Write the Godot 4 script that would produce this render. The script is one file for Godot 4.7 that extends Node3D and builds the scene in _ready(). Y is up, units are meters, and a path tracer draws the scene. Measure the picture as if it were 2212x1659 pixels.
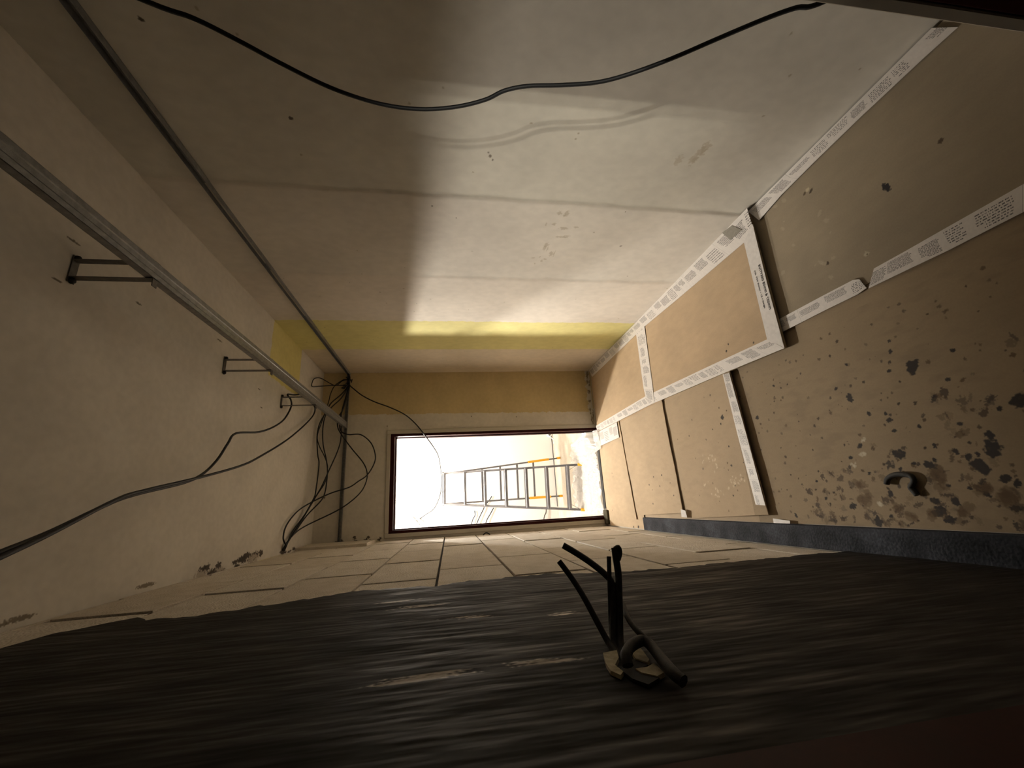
extends Node3D
# A narrow room under construction, photographed with the camera turned on its side:
# the ceiling lies at the picture's left, the floor at its right.
# Room frame used below: a = distance from the plastered wall, y = height, z = distance from the wall with the far doorway.
const W := 1.646      # room width
const H := 2.8        # room height
const L := 3.83       # room length
const FOCAL := 888.685
var cam_at := Vector3(-1.39, 1.5572, 4.2019)
var cam_r := Vector3(-0.0572, -0.9881, 0.1428)
var cam_u := Vector3(0.9579, -0.0131, 0.2868)
var cam_f := Vector3(0.2815, -0.1532, -0.9473)
var rng := RandomNumberGenerator.new()
var used := {}
var M := {}

# ---------------------------------------------------------------- helpers
func P(a, y, z) -> Vector3:
	return Vector3(-a, y, z)
func ray(u, v) -> Vector3:
	return cam_r * ((u - 1106.0) / FOCAL) - cam_u * ((v - 829.5) / FOCAL) + cam_f
func at_x(u, v, a) -> Vector3:
	var d = ray(u, v)
	return cam_at + d * ((-a - cam_at.x) / d.x)
func at_y(u, v, y) -> Vector3:
	var d = ray(u, v)
	return cam_at + d * ((y - cam_at.y) / d.y)
func at_z(u, v, z) -> Vector3:
	var d = ray(u, v)
	return cam_at + d * ((z - cam_at.z) / d.z)

func numbered(called: String) -> String:
	if not used.has(called):
		used[called] = 0
		return called
	used[called] += 1
	return "%s_%03d" % [called, used[called]]
func tag(o, label, category, group = ""):
	o.set_meta("label", label)
	o.set_meta("category", category)
	if group != "":
		o.set_meta("group", group)
	return o
func thing(called, label, category, at = Vector3.ZERO, group = "") -> Node3D:
	var o := Node3D.new()
	o.name = numbered(called)
	add_child(o)
	o.position = at
	return tag(o, label, category, group)
func begin() -> SurfaceTool:
	var st := SurfaceTool.new()
	st.begin(Mesh.PRIMITIVE_TRIANGLES)
	st.set_smooth_group(-1)
	return st
func obj(called, st, m, parent = null, smooth = false) -> MeshInstance3D:
	st.generate_normals()
	var o := MeshInstance3D.new()
	o.mesh = st.commit()
	o.material_override = m
	o.cast_shadow = GeometryInstance3D.SHADOW_CASTING_SETTING_ON
	if parent == null:
		o.name = numbered(called)
		add_child(o)
	else:
		o.name = called
		parent.add_child(o, true)
	return o
func struct(called, st, m, parent = null) -> MeshInstance3D:
	var o = obj(called, st, m, parent)
	if parent == null:
		o.set_meta("kind", "structure")
	return o

func tri(st, a: Vector3, b: Vector3, c: Vector3, mid: Vector3, su = 1.0):
	var n = (a - c).cross(a - b)
	if n.dot((a + b + c) / 3.0 - mid) < 0.0:
		var t = b
		b = c
		c = t
		n = -n
	for p in [a, b, c]:
		var q = p * su
		if absf(n.x) >= absf(n.y) and absf(n.x) >= absf(n.z):
			st.set_uv(Vector2(q.z, q.y))
		elif absf(n.y) >= absf(n.z):
			st.set_uv(Vector2(q.x, q.z))
		else:
			st.set_uv(Vector2(q.x, q.y))
		st.add_vertex(p)
func quad(st, a, b, c, d, mid, su = 1.0):
	tri(st, a, b, c, mid, su)
	tri(st, a, c, d, mid, su)
# box from lo to hi, chamfered by ch, moved by xf
func bx(st, lo: Vector3, hi: Vector3, ch = 0.0, xf = Transform3D.IDENTITY):
	var l = Vector3(minf(lo.x, hi.x), minf(lo.y, hi.y), minf(lo.z, hi.z))
	var h = Vector3(maxf(lo.x, hi.x), maxf(lo.y, hi.y), maxf(lo.z, hi.z))
	var mid = xf * ((l + h) / 2.0)
	if ch <= 0.0:
		var c = []
		for i in 8:
			c.append(xf * Vector3(h.x if i & 1 else l.x, h.y if i & 2 else l.y, h.z if i & 4 else l.z))
		for f in [[0, 1, 3, 2], [4, 5, 7, 6], [0, 1, 5, 4], [2, 3, 7, 6], [0, 2, 6, 4], [1, 3, 7, 5]]:
			quad(st, c[f[0]], c[f[1]], c[f[2]], c[f[3]], mid)
		return
	var k = []
	for i in 8:
		var s = Vector3(1 if i & 1 else -1, 1 if i & 2 else -1, 1 if i & 4 else -1)
		var p = Vector3(h.x if i & 1 else l.x, h.y if i & 2 else l.y, h.z if i & 4 else l.z)
		k.append([xf * (p - Vector3(0, s.y, s.z) * ch), xf * (p - Vector3(s.x, 0, s.z) * ch), xf * (p - Vector3(s.x, s.y, 0) * ch)])
	for f in [[0, 2, 6, 4, 0], [1, 3, 7, 5, 0], [0, 1, 5, 4, 1], [2, 3, 7, 6, 1], [0, 1, 3, 2, 2], [4, 5, 7, 6, 2]]:
		quad(st, k[f[0]][f[4]], k[f[1]][f[4]], k[f[2]][f[4]], k[f[3]][f[4]], mid)
	for e in [[0, 1, 1, 2], [2, 3, 1, 2], [4, 5, 1, 2], [6, 7, 1, 2], [0, 2, 0, 2], [1, 3, 0, 2], [4, 6, 0, 2], [5, 7, 0, 2], [0, 4, 0, 1], [1, 5, 0, 1], [2, 6, 0, 1], [3, 7, 0, 1]]:
		quad(st, k[e[0]][e[2]], k[e[1]][e[2]], k[e[1]][e[3]], k[e[0]][e[3]], mid)
	for i in 8:
		tri(st, k[i][0], k[i][1], k[i][2], mid)
func beam(st, p0: Vector3, p1: Vector3, w, d, side: Vector3, ch = 0.0):
	var y = (p1 - p0).normalized()
	var z = side.cross(y).normalized()
	var x = y.cross(z).normalized()
	var xf = Transform3D(Basis(x, y, z), p0)
	bx(st, Vector3(-w / 2, 0, -d / 2), Vector3(w / 2, (p1 - p0).length(), d / 2), ch, xf)
func spline(pts: Array, step = 5) -> Array:
	var out = []
	for i in range(pts.size() - 1):
		var p0 = pts[maxi(i - 1, 0)]
		var p1 = pts[i]
		var p2 = pts[i + 1]
		var p3 = pts[mini(i + 2, pts.size() - 1)]
		for k in step:
			var t = float(k) / step
			out.append(0.5 * ((2.0 * p1) + (p2 - p0) * t + (2.0 * p0 - 5.0 * p1 + 4.0 * p2 - p3) * t * t + (3.0 * p1 - p0 - 3.0 * p2 + p3) * t * t * t))
	out.append(pts[-1])
	return out
func tube(st, pts: Array, r, sides = 8, r_end = -1.0):
	st.set_smooth_group(1)
	var n = pts.size()
	var up = Vector3(0.31, 0.77, 0.55)
	var rings = []
	var x = Vector3.ZERO
	for i in n:
		var t = (pts[mini(i + 1, n - 1)] - pts[maxi(i - 1, 0)]).normalized()
		if i == 0:
			x = up.cross(t).normalized()
		x = (x - t * x.dot(t)).normalized()
		var y = t.cross(x)
		var rr = r if r_end < 0 else lerpf(r, r_end, float(i) / (n - 1))
		var ring = []
		for k in sides:
			var a = TAU * k / sides
			ring.append(pts[i] + (x * cos(a) + y * sin(a)) * rr)
		rings.append(ring)
	for i in range(n - 1):
		var mid = (pts[i] + pts[i + 1]) / 2.0
		for k in sides:
			var k2 = (k + 1) % sides
			quad(st, rings[i][k], rings[i][k2], rings[i + 1][k2], rings[i + 1][k], mid)
	st.set_smooth_group(-1)
	for k in range(1, sides - 1):
		tri(st, rings[0][0], rings[0][k], rings[0][k + 1], pts[1])
		tri(st, rings[n - 1][0], rings[n - 1][k], rings[n - 1][k + 1], pts[n - 2])
func lathe(st, prof: Array, base: Vector3, axis: Vector3, sides = 16):
	var x = axis.cross(Vector3(0.3, 0.5, 0.81)).normalized()
	var z = axis.cross(x).normalized()
	st.set_smooth_group(1)
	for i in range(prof.size() - 1):
		for k in sides:
			var a0 = TAU * k / sides
			var a1 = TAU * (k + 1) / sides
			var d0 = x * cos(a0) + z * sin(a0)
			var d1 = x * cos(a1) + z * sin(a1)
			var p = prof[i]
			var q = prof[i + 1]
			var mid = base + axis * ((p.y + q.y) / 2.0)
			if absf(p.y - q.y) < 1e-6:
				mid -= axis * 0.01 * signf(p.y - prof[0].y + 1e-7)
			quad(st, base + axis * p.y + d0 * p.x, base + axis * p.y + d1 * p.x, base + axis * q.y + d1 * q.x, base + axis * q.y + d0 * q.x, mid)
	st.set_smooth_group(-1)
# a flat plate over polygon pts (its top), thick m deep, uv in room metres over the floor print
func plate(st, pts: Array, thick, down = Vector3(0, -1, 0)):
	var poly = PackedVector2Array()
	var mid = Vector3.ZERO
	for p in pts:
		mid += p / pts.size()
	var ax = (pts[1] - pts[0]).normalized()
	var ay = down.cross(ax).normalized()
	for p in pts:
		poly.append(Vector2((p - pts[0]).dot(ax), (p - pts[0]).dot(ay)))
	mid += down * thick * 0.5
	var t = Geometry2D.triangulate_polygon(poly)
	for i in range(0, t.size(), 3):
		tri(st, pts[t[i]], pts[t[i + 1]], pts[t[i + 2]], mid)
		tri(st, pts[t[i]] + down * thick, pts[t[i + 1]] + down * thick, pts[t[i + 2]] + down * thick, mid)
	for i in pts.size():
		var a = pts[i]
		var b = pts[(i + 1) % pts.size()]
		quad(st, a, b, b + down * thick, a + down * thick, mid)
# grid of points p[i][j] with uv, smooth
func grid(st, p: Array, uvs: Array):
	st.set_smooth_group(1)
	for i in range(p.size() - 1):
		for j in range(p[i].size() - 1):
			for c in [[i, j], [i + 1, j], [i + 1, j + 1], [i, j], [i + 1, j + 1], [i, j + 1]]:
				st.set_uv(uvs[c[0]][c[1]])
				st.add_vertex(p[c[0]][c[1]])
	st.set_smooth_group(-1)

# ---------------------------------------------------------------- materials
func noise(seed_, freq, octaves = 4) -> FastNoiseLite:
	var n := FastNoiseLite.new()
	n.noise_type = FastNoiseLite.TYPE_SIMPLEX_SMOOTH
	n.seed = seed_
	n.frequency = freq
	n.fractal_octaves = octaves
	return n
func tex(img: Image) -> ImageTexture:
	img.generate_mipmaps()
	return ImageTexture.create_from_image(img)
func mat(c: Color, rough = 0.8, metal = 0.0) -> StandardMaterial3D:
	var m := StandardMaterial3D.new()
	m.albedo_color = c
	m.roughness = rough
	m.metallic = metal
	return m
# mottled surface: two colours mixed by noise, laid on in world space, with fine relief
func mottled(c0: Color, c1: Color, seed_, metres = 1.0, rough = 0.85, bump = 0.5, sx = 1.0) -> StandardMaterial3D:
	var n = 256
	var a = noise(seed_, 0.012, 5)
	var b = noise(seed_ + 7, 0.15, 3)
	var img := Image.create(n, n, false, Image.FORMAT_RGB8)
	var hi := Image.create(n, n, false, Image.FORMAT_L8)
	for y in n:
		for x in n:
			var fx = float(x) / n
			var fy = float(y) / n
			# seamless by blending across the edge
			var wx = smoothstep(0.8, 1.0, fx)
			var wy = smoothstep(0.8, 1.0, fy)
			var v = 0.0
			var g = 0.0
			for q in [[0, 0, (1 - wx) * (1 - wy)], [-n, 0, wx * (1 - wy)], [0, -n, (1 - wx) * wy], [-n, -n, wx * wy]]:
				if q[2] > 0.0:
					v += q[2] * a.get_noise_2d((x + q[0]) * sx, y + q[1])
					g += q[2] * b.get_noise_2d((x + q[0]) * sx, y + q[1])
			img.set_pixel(x, y, c0.lerp(c1, clampf(0.5 + 0.8 * v + 0.35 * g, 0, 1)))
			hi.set_pixel(x, y, Color(0.5 + 0.3 * v + 0.3 * g, 0, 0))
	var m = mat(Color.WHITE, rough)
	m.albedo_texture = tex(img)
	m.uv1_triplanar = true
	m.uv1_world_triplanar = true
	m.uv1_scale = Vector3.ONE / metres
	if bump > 0.0:
		var nm = Image.create(n, n, false, Image.FORMAT_RGBA8)
		for y in n:
			for x in n:
				var v = hi.get_pixel(x, y).r
				nm.set_pixel(x, y, Color(v, v, v, 1))
		nm.bump_map_to_normal_map(6.0)
		m.normal_enabled = true
		m.normal_texture = tex(nm)
		m.normal_scale = bump
	return m
func blot(img: Image, cx, cy, rx, ry, c: Color, seed_, strength = 1.0, ragged = 0.45, ang = 0.0):
	var n = noise(seed_, 0.9 / maxf(2.0, minf(rx, ry)), 3)
	var rr = maxf(rx, ry) * 1.6 + 2
	for y in range(maxi(0, int(cy - rr)), mini(img.get_height(), int(cy + rr) + 1)):
		for x in range(maxi(0, int(cx - rr)), mini(img.get_width(), int(cx + rr) + 1)):
			var dx = x - cx
			var dy = y - cy
			var ex = (dx * cos(ang) + dy * sin(ang)) / rx
			var ey = (-dx * sin(ang) + dy * cos(ang)) / ry
			var d = sqrt(ex * ex + ey * ey) + ragged * n.get_noise_2d(x, y)
			var k = strength * (1.0 - smoothstep(0.82, 1.05, d))
			if k > 0.0:
				img.set_pixel(x, y, img.get_pixel(x, y).lerp(c, k))

func make_materials():
	M.plaster = mat(Color8(169, 161, 146), 0.9)
	M.white_wall = mat(Color8(206, 201, 196), 0.9)
	M.bare = mat(Color8(95, 89, 81), 0.9)
	M.concrete = mottled(Color8(192, 184, 170), Color8(168, 158, 142), 13, 0.9, 0.9, 0.0)
	M.block = [mottled(Color8(220, 210, 196), Color8(206, 195, 178), 21, 0.35, 0.95, 0.8), mottled(Color8(216, 205, 190), Color8(200, 188, 170), 22, 0.3, 0.95, 0.8), mottled(Color8(222, 213, 200), Color8(208, 197, 181), 23, 0.4, 0.95, 0.8)]
	M.mortar = mat(Color8(40, 34, 29), 0.95)
	M.casing = mat(Color8(190, 183, 170), 0.55)
	M.frame = mottled(Color8(58, 15, 13), Color8(44, 10, 9), 31, 0.4, 0.6, 0.0)
	M.frame.metallic_specular = 0.25
	M.steel = mottled(Color8(150, 150, 150), Color8(118, 118, 118), 32, 0.12, 0.38, 0.0)
	M.steel.metallic = 0.45
	M.hanger = mottled(Color8(112, 108, 104), Color8(84, 80, 76), 33, 0.1, 0.5, 0.0)
	M.hanger.metallic = 0.6
	M.cable = mat(Color8(13, 13, 15), 0.6)
	M.cable_dusty = mottled(Color8(26, 25, 24), Color8(58, 52, 44), 34, 0.05, 0.7, 0.4)
	M.white_cable = mat(Color8(232, 230, 226), 0.45)
	M.copper = mat(Color8(52, 50, 49), 0.55)
	M.aluminium = mottled(Color8(122, 121, 124), Color8(108, 107, 110), 35, 0.2, 0.35, 0.0)
	M.aluminium.metallic = 0.35
	M.yellow_plastic = mat(Color8(232, 172, 40), 0.45)
	M.matte_black = mat(Color8(28, 27, 24), 0.8)
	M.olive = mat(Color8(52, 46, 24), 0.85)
	M.grey_tape = mottled(Color8(150, 144, 132), Color8(132, 126, 114), 36, 0.05, 0.6, 0.0)
	M.plank = mottled(Color8(68, 70, 77), Color8(20, 21, 26), 37, 0.5, 0.75, 0.3)
	M.plank.metallic_specular = 0.3
	M.board_edge = mat(Color8(164, 148, 118), 0.9)
	M.lamp_body = mat(Color8(36, 36, 38), 0.5)
	M.lens = mat(Color8(255, 240, 214), 0.4)
	M.lens.emission_enabled = true
	M.lens.emission = Color8(255, 236, 206)
	M.lens.emission_energy_multiplier = 2.0
	M.film = mat(Color(0.90, 0.89, 0.88, 0.5), 0.25)
	M.film.transparency = BaseMaterial3D.TRANSPARENCY_ALPHA
	M.chip = mottled(Color8(206, 196, 166), Color8(164, 152, 122), 38, 0.06, 0.95, 0.8)
	make_coat()
	make_wall_right_material()
	make_ceiling_material()
	make_wall_back_material()
	make_tape()
	make_card()

func make_coat():
	# wet, trowelled cement coat: dark, with strokes running up and down the wall; polished and dusty strokes differ in gloss and tone
	var w = 512
	var h = 512
	var img := Image.create(w, h, false, Image.FORMAT_RGB8)
	var ro := Image.create(w, h, false, Image.FORMAT_RGB8)
	var hi := Image.create(w, h, false, Image.FORMAT_RGBA8)
	var a = noise(41, 0.02, 4)
	var b = noise(42, 0.09, 4)
	for y in h:
		for x in w:
			# x runs along z, y runs up the wall
			var s = a.get_noise_2d(x * 1.6, y * 0.5)
			var f = b.get_noise_2d(x * 1.6, y * 0.28)
			var t = clampf(0.5 + 0.7 * s + 0.5 * f, 0, 1)
			var c = Color8(32, 29, 26).lerp(Color8(42, 38, 34), t)
			img.set_pixel(x, y, c)
			var r = clampf(0.74 - 0.3 * f - 0.2 * s, 0.5, 0.95)
			ro.set_pixel(x, y, Color(r, r, r))
			var q = clampf(0.5 + 0.5 * f + 0.3 * s, 0, 1)
			hi.set_pixel(x, y, Color(q, q, q, 1))
	# highlights on the wet coat, painted into its colour as pale strokes
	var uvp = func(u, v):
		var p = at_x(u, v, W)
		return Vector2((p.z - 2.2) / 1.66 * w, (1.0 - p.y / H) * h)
	for glint in [[900, 1318, 5, 16], [905, 1478, 4, 20], [1165, 1442, 5, 12], [860, 1306, 3, 12], [1215, 1335, 4, 8], [1010, 1345, 3, 10]]:
		var c = uvp.call(glint[0], glint[1])
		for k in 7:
			blot(img, c.x + rng.randf_range(-4, 4), c.y + rng.randf_range(-6, 6), rng.randf_range(0.8, 1.6), glint[3] * rng.randf_range(0.3, 0.7), Color8(196, 186, 174), rng.randi() % 999, 0.75, 0.7)
	hi.bump_map_to_normal_map(5.0)
	M.coat = mat(Color.WHITE, 1.0)
	M.coat.metallic_specular = 0.3
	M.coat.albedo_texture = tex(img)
	M.coat.roughness_texture = tex(ro)
	M.coat.normal_enabled = true
	M.coat.normal_texture = tex(hi)
	M.coat.normal_scale = 0.07

func make_wall_right_material():
	# u runs along z (0 .. L), v down from the ceiling
	var w = 1024
	var h = 752
	var img := Image.create(w, h, false, Image.FORMAT_RGB8)
	var a = noise(51, 0.006, 5)
	var b = noise(52, 0.06, 3)
	for y in h:
		for x in w:
			var z = L * x / w
			var yy = H * (1.0 - float(y) / h)
			var n1 = a.get_noise_2d(x, y)
			var n2 = b.get_noise_2d(x, y * 0.7)
			var c = Color8(206, 200, 187)
			if z < 2.6 + 0.012 * b.get_noise_1d(y * 0.5) + 0.012 * (yy - 1.2):
				c = Color8(212, 204, 192)
			if z < 1.9 + 0.02 * b.get_noise_1d(y * 0.4 + 99):
				c = Color8(215, 205, 192)
			# a strip of yellow paint rolled on from wall to ceiling: straight, slightly ragged edges
			var e0 = 0.66 + 0.008 * b.get_noise_1d(y * 0.8 + 500) + 0.006 * b.get_noise_1d(y * 5.0)
			var e1 = 1.255 + 0.012 * b.get_noise_1d(y * 0.8 + 900) + 0.006 * b.get_noise_1d(y * 5.0 + 300)
			if z < e0:
				c = Color8(213, 198, 174)
			elif z < e1:
				c = Color8(214, 203, 136)
			var k = 1.0 + 0.05 * n1 + 0.03 * n2
			img.set_pixel(x, y, Color(c.r * k, c.g * k, c.b * k))
	for s in [[305, 42, 5, 60], [628, 256, 5, 70], [933, 444, 3, 70], [755, 608, 2, 80], [812, 692, 2, 90], [1058, 338, 5, 110], [1064, 346, 3, 110], [1055, 330, 3, 120], [840, 782, 2, 70], [1350, 456, 2, 90], [1340, 530, 5, 150], [1355, 596, 3, 140], [1225, 700, 2, 130], [900, 655, 2, 100], [985, 470, 2, 100]]:
		var p = at_x(s[0], s[1], 0.0)
		blot(img, p.z / L * w, (1.0 - p.y / H) * h, s[2] * 0.42, s[2] * 0.36, Color8(s[3], s[3] - 10, s[3] - 22), s[0], 0.85)
	# faint trowel scuffs
	for s in [[1180, 540, 26, 9], [1225, 500, 8, 20], [1160, 560, 10, 6], [1200, 470, 14, 8], [1500, 330, 20, 12]]:
		var p = at_x(s[0], s[1], 0.0)
		for k in 5:
			blot(img, p.z / L * w + rng.randf_range(-14, 14), (1.0 - p.y / H) * h + rng.randf_range(-14, 14), s[2] * rng.randf_range(0.1, 0.4), s[3] * rng.randf_range(0.1, 0.5), Color8(172, 158, 136), rng.randi() % 999, 0.5, 0.8)
	for k in 60:
		blot(img, rng.randf_range(0, w), rng.randf_range(0, h), rng.randf_range(0.8, 1.6), rng.randf_range(0.8, 1.6), Color8(150, 136, 112), k, 0.6)
	M.wall_right = mat(Color.WHITE, 0.88)
	M.wall_right.albedo_texture = tex(img)

func make_ceiling_material():
	# u across the room (a 0 .. W), v along z
	var w = 512
	var h = 1024
	var img := Image.create(w, h, false, Image.FORMAT_RGB8)
	var a = noise(61, 0.008, 5)
	var b = noise(62, 0.07, 3)
	for y in h:
		for x in w:
			var z = L * y / h
			var aa = W * x / w
			var c = Color8(212, 205, 194)
			var edge = 0.42 + 0.01 * b.get_noise_1d(y * 0.6)
			if z > 0.66 + 0.01 * b.get_noise_1d(x * 0.7) and z < 1.25 + 0.012 * b.get_noise_1d(x * 0.7 + 77) and aa < edge:
				c = Color8(212, 199, 132)
			var k = 1.0 + 0.05 * a.get_noise_2d(x, y) + 0.03 * b.get_noise_2d(x, y)
			img.set_pixel(x, y, Color(c.r * k, c.g * k, c.b * k))
	# broken plaster and dark mould where the ceiling meets the block wall
	for k in 26:
		var z = rng.randf_range(1.05, 1.75)
		blot(img, w - rng.randf_range(1, 16), z / L * h, rng.randf_range(2, 7), rng.randf_range(4, 14), Color8(58, 50, 42) if k % 3 else Color8(176, 164, 150), 100 + k, 0.9, 0.7)
	for k in 14:
		blot(img, w - rng.randf_range(1, 7), rng.randf_range(0.2, 0.8) / L * h, rng.randf_range(2, 4), rng.randf_range(3, 8), Color8(66, 58, 50), 200 + k, 0.85, 0.7)
	for k in 12:  # brown streaks painted for the shadowed crack line along this edge
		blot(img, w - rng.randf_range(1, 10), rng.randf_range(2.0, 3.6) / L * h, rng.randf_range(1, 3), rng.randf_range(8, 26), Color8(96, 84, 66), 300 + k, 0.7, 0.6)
	# pencil marks round the hangers' plugs
	for s in [[160, 520, 3], [125, 605, 2], [300, 655, 2], [565, 880, 2], [560, 840, 2], [475, 735, 3], [640, 205, 2]]:
		var p = at_y(s[0], s[1], H)
		blot(img, -p.x / W * w, p.z / L * h, 1.2, s[2] * 2.5, Color8(92, 82, 68), s[0], 0.8)
	M.ceiling = mat(Color.WHITE, 0.9)
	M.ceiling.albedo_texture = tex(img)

func make_wall_back_material():
	# u across (a 0 .. W), v down
	var w = 512
	var h = 870
	var img := Image.create(w, h, false, Image.FORMAT_RGB8)
	var a = noise(71, 0.008, 5)
	var b = noise(72, 0.07, 3)
	for y in h:
		for x in w:
			var aa = W * x / w
			var yy = H * (1.0 - float(y) / h)
			var c = Color8(212, 205, 194)
			# ochre primer rolled down the wall beside the corner, stopping short of the floor
			if aa < 0.465 - 0.012 * yy + 0.012 * b.get_noise_1d(y * 0.5) + 0.006 * b.get_noise_1d(y * 4.0) and yy > 0.05 + 0.03 * b.get_noise_1d(x * 0.8):
				c = Color8(202, 182, 138)
			var k = 1.0 + 0.05 * a.get_noise_2d(x, y) + 0.03 * b.get_noise_2d(x, y)
			img.set_pixel(x, y, Color(c.r * k, c.g * k, c.b * k))
	for s in [[836, 920, 2], [1018, 899, 2], [1115, 900, 2], [700, 1075, 3], [690, 1120, 2]]:
		var p = at_z(s[0], s[1], 0.0)
		blot(img, -p.x / W * w, (1.0 - p.y / H) * h, s[2], s[2] * 0.8, Color8(90, 80, 64), s[0], 0.8)
	for k in 16:
		blot(img, w - rng.randf_range(1, 16), rng.randf_range(0.18, 0.62) / H * h, rng.randf_range(2, 5), rng.randf_range(2, 7), Color8(60, 52, 44), 400 + k, 0.85, 0.7)
	# dirt where the doorway wall meets the floor
	for k in 26:
		blot(img, rng.randf_range(0.01, 0.6) / W * w, h - rng.randf_range(0, 12), rng.randf_range(3, 9), rng.randf_range(1.5, 5), Color8(104, 86, 58), 700 + k, rng.randf_range(0.3, 0.8), 0.8)
	M.wall_back = mat(Color.WHITE, 0.88)
	M.wall_back.albedo_texture = tex(img)

func make_tape():
	var w = 1024
	var h = 64
	var variants = []
	for v in 3:
		rng.seed = 900 + v
		var img := Image.create(w, h, false, Image.FORMAT_RGB8)
		var a = noise(81 + v, 0.05, 3)
		for y in h:
			for x in w:
				var k = 1.0 + 0.03 * a.get_noise_2d(x, y)
				img.set_pixel(x, y, Color(0.86 * k, 0.83 * k, 0.80 * k))
		var x0 = 20
		while x0 < w - 60:
			var bl = rng.randi_range(40, 130)
			var y0 = rng.randi_range(8, 16)
			var rows = rng.randi_range(5, 11)
			var big = rng.randf() < 0.3
			var step_ = 7 if big else 4
			for r in rows:
				var yy = y0 + r * step_
				if yy > h - 10:
					break
				var x = x0 + (rng.randi_range(0, 30) if r > rows - 3 else rng.randi_range(0, 4))
				while x < x0 + bl:
					var word = rng.randi_range(3, 13)
					for q in word:
						if rng.randf() < 0.85:
							for t in (3 if big else 2):
								img.set_pixel(mini(x + q, w - 1), yy + t, Color(0.36, 0.34, 0.33))
					x += word + (4 if big else 2)
			x0 += bl + rng.randi_range(14, 46)
			if rng.randf() < 0.3:
				for y in h:
					img.set_pixel(mini(x0 - 7, w - 1), y, Color(0.6, 0.57, 0.54))
		var m = mat(Color.WHITE, 0.55)
		m.albedo_texture = tex(img)
		m.texture_repeat = true
		variants.append(m)
	M.tape = variants
	M.tape_plain = mottled(Color8(220, 213, 206), Color8(206, 199, 192), 84, 0.1, 0.55, 0.0)
	M.print = mat(Color8(62, 58, 56), 0.7)
	rng.seed = 5

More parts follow.
